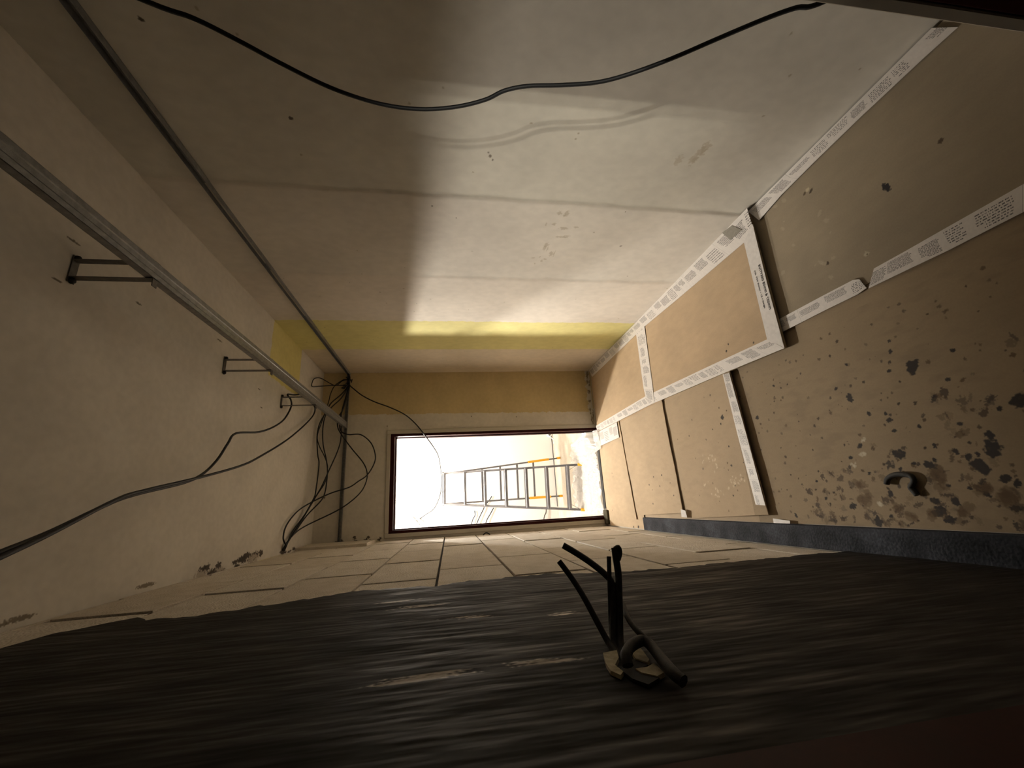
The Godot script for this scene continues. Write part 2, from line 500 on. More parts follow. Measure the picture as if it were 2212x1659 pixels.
const FW := 640.0
const FH := 1480.0
func fuv(p: Vector3) -> Vector2:
	return Vector2(-p.x / 1.65, p.z / 3.9)
func make_card():
	# one print for all the floor covering, laid out in floor metres: u = a / 1.65, v = z / 3.9
	var img := Image.create(int(FW), int(FH), false, Image.FORMAT_RGB8)
	var a = noise(91, 0.006, 5)
	var b = noise(92, 0.05, 4)
	var f = noise(93, 0.3, 2)
	for y in int(FH):
		for x in int(FW):
			var z = 3.9 * y / FH
			var aa = 1.65 * x / FW
			var c = Color8(180, 158, 129)
			if aa < 0.72 and z < 2.62:
				c = Color8(178, 153, 121)
			elif aa < 0.68:
				c = Color8(146, 131, 108)
			elif z > 2.2:
				c = Color8(150, 130, 102)
			elif z > 1.5:
				c = Color8(172, 150, 121)
			var n = a.get_noise_2d(x, y)
			var g = b.get_noise_2d(x, y * 0.4)
			var fine = f.get_noise_2d(x, y)
			var dirt = 0.0
			if z > 1.3 and aa > 0.74:
				dirt = clampf(0.35 * n + 0.4 * g, 0.0, 0.3) * (0.5 if z < 2.2 else 1.0)
			var k = 1.0 + 0.05 * n + 0.03 * g + 0.025 * fine
			c = Color(c.r * k, c.g * k, c.b * k).lerp(Color8(104, 90, 72), dirt)
			img.set_pixel(x, y, c)
	var put = func(u, v, r, c, sd, st_ = 0.9, y0 = 0.005):
		var p = at_y(u, v, y0)
		var uv = fuv(p)
		blot(img, uv.x * FW, uv.y * FH, maxf(1.0, r.x / 1.65 * FW), maxf(1.0, r.y / 3.9 * FH), c, sd, st_, 0.5, sd * 1.7)
	var dark = Color8(42, 36, 32)
	var brown = Color8(84, 64, 40)
	# splashes and clods, read off a close view of the near sheet: x, y, radius in that view
	var spots = [[1200, 135, 45], [755, 355, 32], [1105, 750, 40], [1310, 825, 28], [1670, 835, 46], [1350, 690, 15], [1500, 730, 18], [1590, 765, 22], [1655, 750, 14], [1740, 615, 25], [1760, 710, 46], [1970, 370, 46], [830, 690, 18], [765, 775, 15], [1010, 465, 13], [1035, 510, 20], [1070, 585, 14], [1045, 30, 14], [1035, 165, 14], [225, 270, 13], [275, 285, 9], [230, 380, 8], [230, 345, 6], [228, 460, 9], [320, 260, 8], [735, 120, 12], [620, 60, 11], [660, 290, 14], [525, 940, 12], [520, 1000, 9], [590, 1060, 13], [620, 1100, 11], [780, 1115, 26], [380, 1180, 18], [500, 1120, 8], [540, 870, 9], [500, 720, 8], [890, 465, 16], [1245, 555, 14], [1530, 535, 14], [1355, 345, 14], [1115, 855, 13], [995, 820, 10], [1205, 815, 13], [895, 885, 12], [1045, 1030, 22], [1025, 990, 10], [645, 1020, 10], [1100, 395, 10], [1810, 430, 14], [1480, 20, 14], [1445, 225, 14], [1110, 240, 8], [1350, 790, 13], [1285, 705, 9], [1600, 670, 10], [1445, 970, 12], [1600, 990, 12], [1720, 1030, 18], [1390, 1150, 40], [1460, 1210, 30], [960, 1225, 36], [1050, 1185, 14], [1110, 1240, 9], [1170, 1250, 9], [1240, 1215, 8], [1920, 1130, 22], [1850, 920, 26], [1930, 955, 20], [1360, 1080, 26], [1500, 1080, 26], [720, 685, 9], [700, 800, 6], [345, 895, 7], [400, 922, 6], [320, 1000, 6]]
	for s in spots:
		put.call(1600 + s[0] / 3.253, 750 + s[1] / 3.253, Vector2(s[2] * 0.00042, s[2] * 0.0006), dark if s[2] > 11 else brown.lerp(dark, 0.5), int(s[0]), 0.92)
	for s in [[830, 950, 50], [860, 1050, 62], [1350, 900, 60], [1400, 960, 40], [1700, 980, 60], [1560, 1150, 50], [1850, 1050, 60], [1100, 1120, 44], [1200, 1180, 50], [1330, 1170, 44]]:
		for k in 4:
			put.call(1600 + (s[0] + rng.randf_range(-30, 30)) / 3.253, 750 + (s[1] + rng.randf_range(-30, 30)) / 3.253, Vector2(s[2] * 0.0004, s[2] * 0.0006) * rng.randf_range(0.4, 0.9), brown, rng.randi() % 9999, 0.4)
	# mud trodden in along the plank by the near doorway
	for k in 330:
		var mz = 3.75 - 1.25 * pow(rng.randf(), 1.6)
		var ma = 1.53 - 0.45 * pow(rng.randf(), 1.5) * (mz - 2.2)
		blot(img, ma / 1.65 * FW, mz / 3.9 * FH, rng.randf_range(1, 5.5), rng.randf_range(1, 6.5), brown.lerp(dark, rng.randf()), 3000 + k, rng.randf_range(0.15, 0.75), 0.9, rng.randf() * 3.0)
	# pale plaster drips
	for s in [[850, 645, 26], [840, 740, 30], [790, 820, 18], [985, 1110, 14]]:
		for k in 5:
			put.call(1600 + (s[0] + rng.randf_range(-25, 25)) / 3.253, 750 + (s[1] + rng.randf_range(-20, 20)) / 3.253, Vector2(0.008, 0.01) * rng.randf_range(0.4, 1.0), Color8(196, 184, 160), rng.randi() % 9999, 0.6)
	for s in [[1522, 990], [1535, 1000], [1548, 1010], [1530, 985], [1582, 1035], [1590, 1042], [1578, 1048], [1525, 1045], [1540, 1062], [1552, 1066], [1600, 1030]]:
		for k in 5:
			put.call(s[0] + rng.randf_range(-9, 9), s[1] + rng.randf_range(-9, 9), Vector2(rng.randf_range(0.003, 0.009), rng.randf_range(0.003, 0.011)), Color8(214, 197, 168), s[0] + s[1] + k, rng.randf_range(0.25, 0.65), 0.02)
	for s in [[1561, 901, 0.013], [1557, 915, 0.006], [1630, 902, 0.01], [1410, 1030, 0.006], [1428, 1026, 0.007], [1400, 1047, 0.006], [1407, 1058, 0.004], [1408, 1088, 0.006], [1455, 1070, 0.005], [1424, 1050, 0.005], [1447, 1043, 0.004], [1575, 964, 0.005], [1580, 1005, 0.006], [1583, 1070, 0.005], [1538, 927, 0.004], [1320, 1022, 0.005], [1322, 1030, 0.004], [1320, 1102, 0.004], [1375, 1138, 0.012], [1365, 1138, 0.008], [1574, 758, 0.006], [1578, 743, 0.005], [1634, 740, 0.005]]:
		put.call(s[0], s[1], Vector2(s[2], s[2] * 1.2), dark, int(s[0] * 3), 0.85, 0.015)
	for k in 520:
		var z = rng.randf_range(1.5, 3.8)
		var aa = rng.randf_range(0.78, 1.5)
		if rng.randf() > (z - 1.2) / 2.2 * (0.3 + aa / 1.8):
			continue
		var r = rng.randf_range(0.0015, 0.007)
		blot(img, aa / 1.65 * FW, z / 3.9 * FH, maxf(0.7, r / 1.65 * FW), maxf(0.7, r / 3.9 * FH), brown.lerp(dark, rng.randf()), k, rng.randf_range(0.3, 0.85), 0.7)
	# the teardrop, the torn ring and scuffs on the sheet beside the plastered wall
	put.call(1914, 404, Vector2(0.010, 0.02), Color8(30, 26, 28), 3, 0.95)
	put.call(1752, 412, Vector2(0.006, 0.012), Color8(60, 48, 32), 4, 0.9)
	put.call(1738, 418, Vector2(0.008, 0.006), Color8(70, 56, 36), 5, 0.8)
	put.call(1744, 410, Vector2(0.010, 0.009), Color8(196, 178, 146), 6, 0.7)
	put.call(1871, 548, Vector2(0.010, 0.010), Color8(190, 176, 150), 7, 0.7)
	put.call(1872, 549, Vector2(0.004, 0.004), Color8(96, 80, 58), 8, 0.8)
	put.call(1787, 568, Vector2(0.007, 0.007), Color8(60, 44, 28), 9, 0.9)
	put.call(2032, 304, Vector2(0.008, 0.008), Color8(66, 50, 34), 19, 0.8)
	for k in 14:
		put.call(rng.randf_range(1670, 1800), rng.randf_range(430, 600), Vector2(0.01, 0.018) * rng.randf_range(0.3, 1.0), Color8(184, 168, 142), rng.randi() % 999, 0.35)
	M.card = mat(Color.WHITE, 0.85)
	M.card.albedo_texture = tex(img)
	M.card_edge = mat(Color8(150, 118, 80), 0.95)

# ---------------------------------------------------------------- camera, light
func build_camera_and_light():
	var cam := Camera3D.new()
	cam.name = "camera"
	cam.transform = Transform3D(Basis(cam_r, cam_u, -cam_f).orthonormalized(), cam_at)
	cam.fov = rad_to_deg(2.0 * atan(829.5 / FOCAL))
	cam.near = 0.02
	cam.current = true
	add_child(cam)
	var env := Environment.new()
	env.background_mode = Environment.BG_COLOR
	env.background_color = Color(0.0, 0.0, 0.0)
	env.tonemap_mode = Environment.TONE_MAPPER_LINEAR
	env.tonemap_exposure = 1.02
	env.sdfgi_enabled = true
	env.ssao_enabled = true
	env.ssil_enabled = true
	var we := WorldEnvironment.new()
	we.name = "environment"
	we.environment = env
	add_child(we)

func spot(parent, at: Vector3, to: Vector3, energy, angle, color: Color, size):
	var s := SpotLight3D.new()
	s.name = "light"
	s.light_color = color
	s.light_energy = energy
	s.spot_range = 12.0
	s.spot_attenuation = 2.0
	s.spot_angle = angle
	s.spot_angle_attenuation = 1.0
	s.light_size = size
	s.shadow_enabled = true
	parent.add_child(s)
	s.look_at_from_position(at, to, Vector3.UP)
	return s

const FLOOD_AT := Vector3(-1.84, 2.37, -1.74)
const FLOOD_TO := Vector3(0.0, 1.5, 1.0)
const WORK_AT := Vector3(-1.72, 2.06, 4.98)
func build_floodlight():
	var d = (FLOOD_TO - FLOOD_AT).normalized()
	var o = thing("floodlight", "small black site floodlight fixed to the corridor wall beyond the doorway", "floodlight", Vector3(FLOOD_AT.x, FLOOD_AT.y - 0.1, -1.92))
	var xf = Transform3D(Basis.looking_at(d, Vector3.UP), FLOOD_AT - d * 0.05 - o.position)
	var st = begin()
	bx(st, Vector3(-0.1, -0.075, -0.02), Vector3(0.1, 0.075, 0.05), 0.008, xf)
	for i in 5:
		bx(st, Vector3(-0.08 + 0.035 * i, -0.06, 0.05), Vector3(-0.072 + 0.035 * i, 0.06, 0.065), 0.0, xf)
	obj("housing", st, M.lamp_body, o)
	st = begin()
	bx(st, Vector3(-0.085, -0.06, -0.026), Vector3(0.085, 0.06, -0.02), 0.0, xf)
	obj("lens", st, M.lens, o)
	st = begin()
	for s in [-1, 1]:
		tube(st, [Vector3(s * 0.11, 0.1, 0.0), Vector3(s * 0.112, 0.1, 0.08), xf * Vector3(s * 0.106, 0, 0.01)], 0.006)
	bx(st, Vector3(-0.13, 0.06, -0.01), Vector3(0.13, 0.14, 0.004), 0.002)
	obj("bracket", st, M.hanger, o)
	spot(o, FLOOD_AT, FLOOD_TO, 19.0, 24.0, Color(1.0, 0.975, 0.93), 0.07)

func build_corridor_bulb():
	var at = P(1.28, 2.61, -0.95)
	var o = thing("hanging_bulb", "bare bulb hanging on a short cord from the corridor ceiling", "bulb", at)
	var st = begin()
	lathe(st, [Vector2(0.0, -0.06), Vector2(0.02, -0.055), Vector2(0.034, -0.03), Vector2(0.036, -0.012), Vector2(0.028, 0.018), Vector2(0.016, 0.04), Vector2(0.014, 0.05)], Vector3.ZERO, Vector3.UP)
	obj("glass", st, M.lens, o)
	st = begin()
	lathe(st, [Vector2(0.0, 0.11), Vector2(0.012, 0.105), Vector2(0.02, 0.09), Vector2(0.02, 0.05), Vector2(0.0, 0.05)], Vector3.ZERO, Vector3.UP)
	obj("socket", st, M.lamp_body, o)
	st = begin()
	tube(st, [Vector3(0, 0.1, 0), Vector3(0.004, 0.15, 0), Vector3(0, 0.19, 0)], 0.003)
	obj("cord", st, M.cable, o)
	var l := OmniLight3D.new()
	l.name = "light"
	l.light_color = Color(1.0, 0.98, 0.94)
	l.light_energy = 9.0
	l.omni_range = 12.0
	l.omni_attenuation = 2.0
	l.light_size = 0.05
	l.shadow_enabled = true
	o.add_child(l)
	l.position = Vector3(0, -0.01, 0)

func build_work_light():
	# twin-headed work light in the room behind the camera: two heads side by side give the cable its doubled shadow
	var o = thing("work_light", "black twin-headed work light on a tripod in the near room", "work light", Vector3(WORK_AT.x, 0.0, WORK_AT.z))
	var to = P(0.0, 1.0, 2.9)
	for k in [-1, 1]:
		var at = WORK_AT + Vector3(0.09 * k, 0, -0.06 * k)
		var d = (to - at).normalized()
		var xf = Transform3D(Basis.looking_at(d, Vector3.UP), at - d * 0.04 - o.position)
		var st = begin()
		bx(st, Vector3(-0.05, -0.05, -0.02), Vector3(0.05, 0.05, 0.04), 0.008, xf)
		var hd = obj("head", st, M.lamp_body, o)
		st = begin()
		bx(st, Vector3(-0.04, -0.04, -0.026), Vector3(0.04, 0.04, -0.02), 0.0, xf)
		obj("lens", st, M.lens, hd)
		spot(hd, at, to, 1.5, 15.0, Color(1.0, 0.97, 0.9), 0.01)
	var st = begin()
	tube(st, [Vector3(0, 0.25, 0), Vector3(0, 1.95, 0)], 0.014)
	bx(st, Vector3(-0.14, 1.93, -0.02), Vector3(0.14, 1.96, 0.02), 0.004)
	obj("pole", st, M.lamp_body, o)
	for k in 3:
		st = begin()
		var a = TAU * k / 3.0
		tube(st, [Vector3(0, 0.55, 0), Vector3(cos(a) * 0.4, 0.006, sin(a) * 0.4)], 0.009)
		obj("leg", st, M.lamp_body, o)

# ---------------------------------------------------------------- setting
func build_structure():
	var st
	# right wall (plastered), a = 0: overlapping coats of plaster leave real steps in the surface
	st = begin()
	var nz = noise(52, 0.06, 3)
	var lump = noise(53, 1.6, 3)
	var p = []
	var uvs = []
	var zs = []
	var z = -0.02
	while z < L + 0.01:
		zs.append(z)
		z += 0.011 if (absf(z - 2.6) < 0.07 or absf(z - 1.9) < 0.07) else 0.04
	zs.append(L + 0.02)
	for zz in zs:
		var row = []
		var ruv = []
		for j in 61:
			var y = -0.02 + (H + 0.04) * j / 60.0
			var e1 = 2.6 + 0.012 * nz.get_noise_1d(752 * (1.0 - y / H) * 0.5) + 0.012 * (y - 1.2)
			var e2 = 1.9 + 0.02 * nz.get_noise_1d(752 * (1.0 - y / H) * 0.4 + 99)
			var d = 0.005 * (1.0 - smoothstep(e1 - 0.012, e1 + 0.012, zz)) * smoothstep(0.6, 2.4, zz) + 0.003 * (1.0 - smoothstep(e2 - 0.02, e2 + 0.02, zz)) * smoothstep(0.9, 1.8, zz)
			d += 0.003 * lump.get_noise_2d(zz, y)
			row.append(P(d, y, zz))
			ruv.append(Vector2(zz / L, 1.0 - y / H))
		p.append(row)
		uvs.append(ruv)
	grid(st, p, uvs)
	bx(st, P(-0.012, -0.2, -0.15), P(-0.2, H + 0.2, L + 0.15))
	struct("wall_right", st, M.wall_right)

	# left wall: a core, with blocks laid against it (see build_blocks)
	st = begin()
	bx(st, P(W + 0.012, -0.2, -0.15), P(W + 0.25, H + 0.2, L + 0.15))
	var wl = struct("wall_left", st, M.mortar)
	build_blocks(wl)

	# ceiling
	st = begin()
	p = []
	uvs = []
	for i in 41:
		var row = []
		var ruv = []
		for j in 25:
			var a = -0.02 + (W + 0.06) * j / 24.0
			var zz = -0.02 + (L + 0.04) * i / 40.0
			row.append(P(a, H + 0.002 * lump.get_noise_2d(zz + 9, a), zz))
			ruv.append(Vector2(a / W, zz / L))
		p.append(row)
		uvs.append(ruv)
	grid(st, p, uvs)
	bx(st, P(-0.2, H + 0.012, -0.15), P(W + 0.25, H + 0.2, L + 0.15))
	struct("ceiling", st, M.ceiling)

	# floor slab under everything
	st = begin()
	bx(st, P(-0.9, -0.12, -2.1), P(2.8, -0.012, 6.2))
	struct("floor", st, M.concrete)

	# back wall with the far doorway: opening a 0.645 .. 1.585, up to 2.13
	st = begin()
	for r in [[-0.1, 0.635, -0.05, H + 0.1], [1.595, W + 0.1, -0.05, H + 0.1], [0.635, 1.595, 2.14, H + 0.1]]:
		var q = [P(r[0], r[2], 0), P(r[1], r[2], 0), P(r[1], r[3], 0), P(r[0], r[3], 0)]
		for c in [0, 1, 2, 0, 2, 3]:
			st.set_uv(Vector2(-q[c].x / W, 1.0 - q[c].y / H))
			st.add_vertex(q[c])
		bx(st, P(r[0], r[2], -0.006), P(r[1], r[3], -0.15))
	struct("wall_back", st, M.wall_back)

	# front wall with the doorway the camera looks through
	st = begin()
	bx(st, P(-0.9, -0.05, L + 0.02), P(0.6, H + 0.2, L + 0.15))
	bx(st, P(1.64, -0.05, L + 0.02), P(2.8, H + 0.2, L + 0.15))
	bx(st, P(0.6, 2.16, L + 0.02), P(1.64, H + 0.2, L + 0.15))
	struct("wall_front", st, M.bare)

	# corridor beyond the doorway
	st = begin()
	bx(st, P(-0.9, -0.05, -1.927), P(2.8, H + 0.2, -2.1))
	struct("wall_corridor_back", st, M.white_wall)
	st = begin()
	bx(st, P(-0.9, -0.05, -0.15), P(-1.05, H + 0.2, -2.1))
	struct("wall_corridor_right", st, M.white_wall)
	st = begin()
	bx(st, P(2.8, -0.05, -0.15), P(2.95, H + 0.2, -2.1))
	struct("wall_corridor_left", st, M.white_wall)
	st = begin()
	bx(st, P(-0.9, -0.05, -0.15), P(-0.1, H + 0.2, 0.0))
	bx(st, P(W + 0.1, -0.05, -0.15), P(2.8, H + 0.2, 0.0))
	struct("wall_corridor_front", st, M.white_wall)
	st = begin()
	bx(st, P(-1.05, H, -0.15), P(2.95, H + 0.2, -2.1))
	struct("ceiling_corridor", st, M.white_wall)
	# dark room behind the camera
	st = begin()
	bx(st, P(-0.9, -0.05, 6.0), P(2.8, H + 0.2, 6.2))
	struct("wall_near_room_back", st, M.bare)
	st = begin()
	bx(st, P(-0.9, -0.05, L + 0.15), P(-1.05, H + 0.2, 6.2))
	struct("wall_near_room_right", st, M.bare)
	st = begin()
	bx(st, P(2.8, -0.05, L + 0.15), P(2.95, H + 0.2, 6.2))
	struct("wall_near_room_left", st, M.bare)
	st = begin()
	bx(st, P(-1.05, H, L + 0.15), P(2.95, H + 0.2, 6.2))
	struct("ceiling_near_room", st, M.bare)

	build_door_frames()

func build_blocks(wall):
	var joints = [0.0, 0.16, 0.45, 0.74, 1.03, 1.32, 1.61, 1.90, 2.19, 2.48, 2.77, 2.8]
	var offs = [0.3, 0.52, 0.18, 0.45, 0.12, 0.40, 0.62, 0.34, 0.55, 0.22, 0.5]
	var nb = noise(101, 7.0, 2)
	for r in joints.size() - 1:
		var z = -0.6 + offs[r]
		while z < 3.05:
			var z0 = maxf(z, 0.0)
			var z1 = minf(z + 0.6, 3.1)
			if z1 - z0 > 0.03:
				var st = begin()
				var out = rng.randf_range(-0.0025, 0.0025)
				var g = 0.0055
				bx(st, P(W + 0.02, joints[r] + g, z0 + g * 1.8), P(W + out, joints[r + 1] - g, z1 - g * 1.8), 0.0012)
				obj("block", st, M.block[(r * 3 + int(z * 7.0 + 20)) % 3], wall)
			z += 0.6
	# the coat, about a centimetre proud, its edge ragged
	var ed = [[0, 1410], [60, 1392], [130, 1370], [200, 1356], [262, 1345], [300, 1338], [330, 1340], [400, 1334], [450, 1330], [520, 1320], [560, 1312], [630, 1304], [700, 1292], [740, 1284], [780, 1278], [850, 1274], [900, 1270], [950, 1268], [1000, 1258], [1050, 1254], [1100, 1250], [1180, 1241], [1240, 1241], [1300, 1240], [1400, 1233], [1500, 1225], [1600, 1215], [1680, 1207], [1750, 1199], [1850, 1192], [1900, 1189]]
	var es = []
	for e in ed:
		var q = at_x(e[0], e[1], W)
		es.append(Vector2(q.y, q.z))
	es.sort_custom(func(a, b): return a.x < b.x)
	var st = begin()
	var p = []
	var uvs = []
	var hump = noise(102, 3.0, 3)
	var rag = noise(103, 16.0, 3)
	var N = 150
	var K = 44
	for i in N + 1:
		var y = -0.005 + (H + 0.01) * i / N
		var ez = es[0].y
		for k in es.size() - 1:
			if y >= es[k].x and y <= es[k + 1].x:
				ez = lerpf(es[k].y, es[k + 1].y, (y - es[k].x) / maxf(1e-5, es[k + 1].x - es[k].x))
		if y > es[-1].x:
			ez = lerpf(es[-1].y, 3.3, clampf((y - es[-1].x) / 0.25, 0, 1))
		ez += 0.03 * rag.get_noise_1d(y)
		var row = []
		var ruv = []
		for j in K + 1:
			var t = pow(float(j) / K, 1.4)
			var z = lerpf(ez, L + 0.03, t)
			var th = 0.009 * smoothstep(0.0, 0.03, z - ez) + 0.003 * hump.get_noise_2d(z * 1.2, y * 0.5) * smoothstep(0.0, 0.06, z - ez)
			th += 0.0009 * rag.get_noise_2d(z * 0.9, y * 0.18) * smoothstep(0.0, 0.05, z - ez)
			if j == 0:
				th = -0.006
			row.append(P(W - th, y, z))
			ruv.append(Vector2((z - 2.2) / 1.66, 1.0 - y / H))
		p.append(row)
		uvs.append(ruv)
	grid(st, p, uvs)
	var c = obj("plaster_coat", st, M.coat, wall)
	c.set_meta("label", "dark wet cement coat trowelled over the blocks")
	# mortar ledge near the ceiling by the doorway wall
	st = begin()
	bx(st, P(W + 0.01, 2.24, 0.0), P(W - 0.022, 2.8, 0.42), 0.004)
	obj("mortar_ledge", st, M.block[0], wall)

func build_door_frames():
	# far doorway: pale casing round a dark red-brown lining
	var st
	var d1 = Node3D.new()
	d1.name = "door_1"
	d1.set_meta("kind", "structure")
	add_child(d1)
	for r in [[0.607, 0.647, -0.012, 2.165], [1.583, 1.622, -0.012, 2.165], [0.647, 1.583, 2.127, 2.165]]:
		st = begin()
		bx(st, P(r[0], r[2], -0.004), P(r[1], r[3], 0.014), 0.004)
		obj("casing", st, M.casing, d1)
	for r in [[0.645, 0.672, -0.012, 2.129], [1.558, 1.585, -0.012, 2.129], [0.672, 1.558, 2.09, 2.129]]:
		st = begin()
		bx(st, P(r[0], r[2], -0.155), P(r[1], r[3], 0.012), 0.003)
		obj("lining", st, M.frame, d1)
	for r in [[0.672, 0.682, -0.012, 2.09], [1.548, 1.558, -0.012, 2.09], [0.682, 1.548, 2.08, 2.09]]:
		st = begin()
		bx(st, P(r[0], r[2], -0.11), P(r[1], r[3], -0.06), 0.002)
		obj("stop", st, M.frame, d1)
	# near doorway, seen at its edges only
	var d2 = Node3D.new()
	d2.name = "door_2"
	d2.set_meta("kind", "structure")
	add_child(d2)
	for r in [[0.59, 0.662, -0.012, 2.17], [1.592, 1.65, -0.012, 2.17], [0.662, 1.592, 2.12, 2.17]]:
		st = begin()
		bx(st, P(r[0], r[2], L), P(r[1], r[3], L + 0.019), 0.002)
		obj("casing", st, M.plaster, d2)
	for r in [[0.6, 0.662, -0.012, 2.16], [1.578, 1.64, -0.012, 2.16], [0.662, 1.578, 2.11, 2.16]]:
		st = begin()
		bx(st, P(r[0], r[2], L + 0.0195), P(r[1], r[3], L + 0.165), 0.004)
		obj("lining", st, M.frame, d2)

# ---------------------------------------------------------------- floor covering
# a sheet between two edges (each from the plastered side to the block side), rising towards its near edge
func sheet(called, label, f0: Vector3, f1: Vector3, n0: Vector3, n1: Vector3, h0, h1, seed_):
	var st = begin()
	var nz = noise(seed_, 3.0, 3)
	var U = 26
	var V = 18
	var p = []
	var uvs = []
	for i in U + 1:
		var s = float(i) / U
		var row = []
		var ruv = []
		for j in V + 1:
			var t = float(j) / V
			var q = f0.lerp(n0, s).lerp(f1.lerp(n1, s), t)
			q.y = lerpf(h0, h1, pow(s, 2.2)) + 0.003 * nz.get_noise_2d(q.x, q.z) * smoothstep(0.0, 0.1, s)
			if i == U:
				q.z += 0.006 * nz.get_noise_1d(t * 3.0 + seed_)
			row.append(q)
			ruv.append(fuv(q))
		p.append(row)
		uvs.append(ruv)
	grid(st, p, uvs)
	# the sheet's thickness along its border
	var low = Vector3(0, -0.0045, 0)
	var bp = []
	var bu = []
	for row in p:
		var r = []
		for q in row:
			r.append(q + low)
		bp.append(r)
	grid(st, bp, uvs)
	var mid = f0.lerp(n1, 0.5)
	for i in U:
		quad(st, p[i][0], p[i + 1][0], bp[i + 1][0], bp[i][0], mid)
		quad(st, p[i][V], p[i + 1][V], bp[i + 1][V], bp[i][V], mid)
	for j in V:
		quad(st, p[0][j], p[0][j + 1], bp[0][j + 1], bp[0][j], mid)
		quad(st, p[U][j], p[U][j + 1], bp[U][j + 1], bp[U][j], mid)
	return tag(obj(called, st, M.card), label, "cardboard", "cardboard laid on the floor")

func board(called, label, px: Array, ys: Array):
	var st = begin()
	var top = []
	for i in px.size():
		top.append(at_y(px[i][0], px[i][1], ys[i]))
	var mid = Vector3.ZERO
	for q in top:
		mid += q / top.size()
	mid.y = 0.005
	# top face as a grid between the two long sides so that it can bow
	var p = []
	var uvs = []
	for i in 21:
		var s = i / 20.0
		var row = []
		var ruv = []
		for j in 13:
			var t = j / 12.0
			var q = top[0].lerp(top[1], s).lerp(top[3].lerp(top[2], s), t)
			row.append(q)
			ruv.append(fuv(q))
		p.append(row)
		uvs.append(ruv)
	grid(st, p, uvs)
	var o = tag(obj(called, st, M.card), label, "board", "flat cartons beside the plastered wall")
	st = begin()
	var loop = []
	for i in 21:
		loop.append(p[i][0])
	for j in range(1, 13):
		loop.append(p[20][j])
	for i in range(19, -1, -1):
		loop.append(p[i][12])
	for j in range(11, 0, -1):
		loop.append(p[0][j])
	for i in loop.size():
		var a = loop[i]
		var b = loop[(i + 1) % loop.size()]
		var th = Vector3(0, -0.014, 0)
		quad(st, a, b, b + th, a + th, mid)
	obj("edge", st, M.board_edge, o)
	return o

func strip(called, label, ea: Array, eb: Array, y, m, u0 = 0.0, by_wall = false, group = "white paper tape on the floor covering"):
	# ea, eb: the two long edges of the tape as picture points, on a surface of height y (number, or one height per point)
	var A = []
	var B = []
	for i in ea.size():
		if y is Callable:
			var za = at_y(ea[i][0], ea[i][1], 0.025).z
			var zb = at_y(eb[i][0], eb[i][1], 0.025).z
			A.append(at_y(ea[i][0], ea[i][1], y.call(za)))
			B.append(at_y(eb[i][0], eb[i][1], y.call(zb)))
		else:
			A.append(at_y(ea[i][0], ea[i][1], y))
			B.append(at_y(eb[i][0], eb[i][1], y))
	if by_wall:
		for i in A.size():
			A[i].x = -0.006
	var st = begin()
	var u = u0
	var th = Vector3(0, -0.0015, 0)
	for i in A.size() - 1:
		var l = (A[i + 1].lerp(B[i + 1], 0.5) - A[i].lerp(B[i], 0.5)).length()
		var n = maxi(1, int(l / 0.06))
		for k in n:
			var s0 = float(k) / n
			var s1 = float(k + 1) / n
			var q = [A[i].lerp(A[i + 1], s0), A[i].lerp(A[i + 1], s1), B[i].lerp(B[i + 1], s1), B[i].lerp(B[i + 1], s0)]
			var t = [Vector2(u + l * s0 / 0.8, 0.0), Vector2(u + l * s1 / 0.8, 0.0), Vector2(u + l * s1 / 0.8, 1.0), Vector2(u + l * s0 / 0.8, 1.0)]
			for c in [0, 1, 2, 0, 2, 3]:
				st.set_uv(t[c])
				st.add_vertex(q[c])
			for c in [0, 2, 1, 0, 3, 2]:
				st.set_uv(t[c])
				st.add_vertex(q[c] + th)
		u += l / 0.8
	return tag(obj(called, st, m), label, "tape", group)

func lettering(parent, text, a: Vector3, b: Vector3, height):
	# flat lettering from a to b on a horizontal surface
	var tm := TextMesh.new()
	var f := SystemFont.new()
	f.font_names = PackedStringArray(["Droid Sans"])
	f.font_weight = 700
	tm.font = f
	tm.text = text
	tm.font_size = 32
	tm.pixel_size = 0.001
	tm.depth = 0.0004
	tm.horizontal_alignment = HORIZONTAL_ALIGNMENT_LEFT
	var box = tm.get_aabb()
	var sx = (b - a).length() / maxf(0.001, box.size.x)
	var sy = height / maxf(0.001, box.size.y)
	var o := MeshInstance3D.new()
	o.name = "lettering"
	o.mesh = tm
	o.material_override = M.print
	var x = (b - a).normalized()
	var z = Vector3.UP
	var y = z.cross(x).normalized()
	o.transform = Transform3D(Basis(x * sx, y * sy, z), a - x * box.position.x * sx - y * (box.position.y + box.size.y / 2) * sy + Vector3(0, 0.0006, 0))
	parent.add_child(o, true)

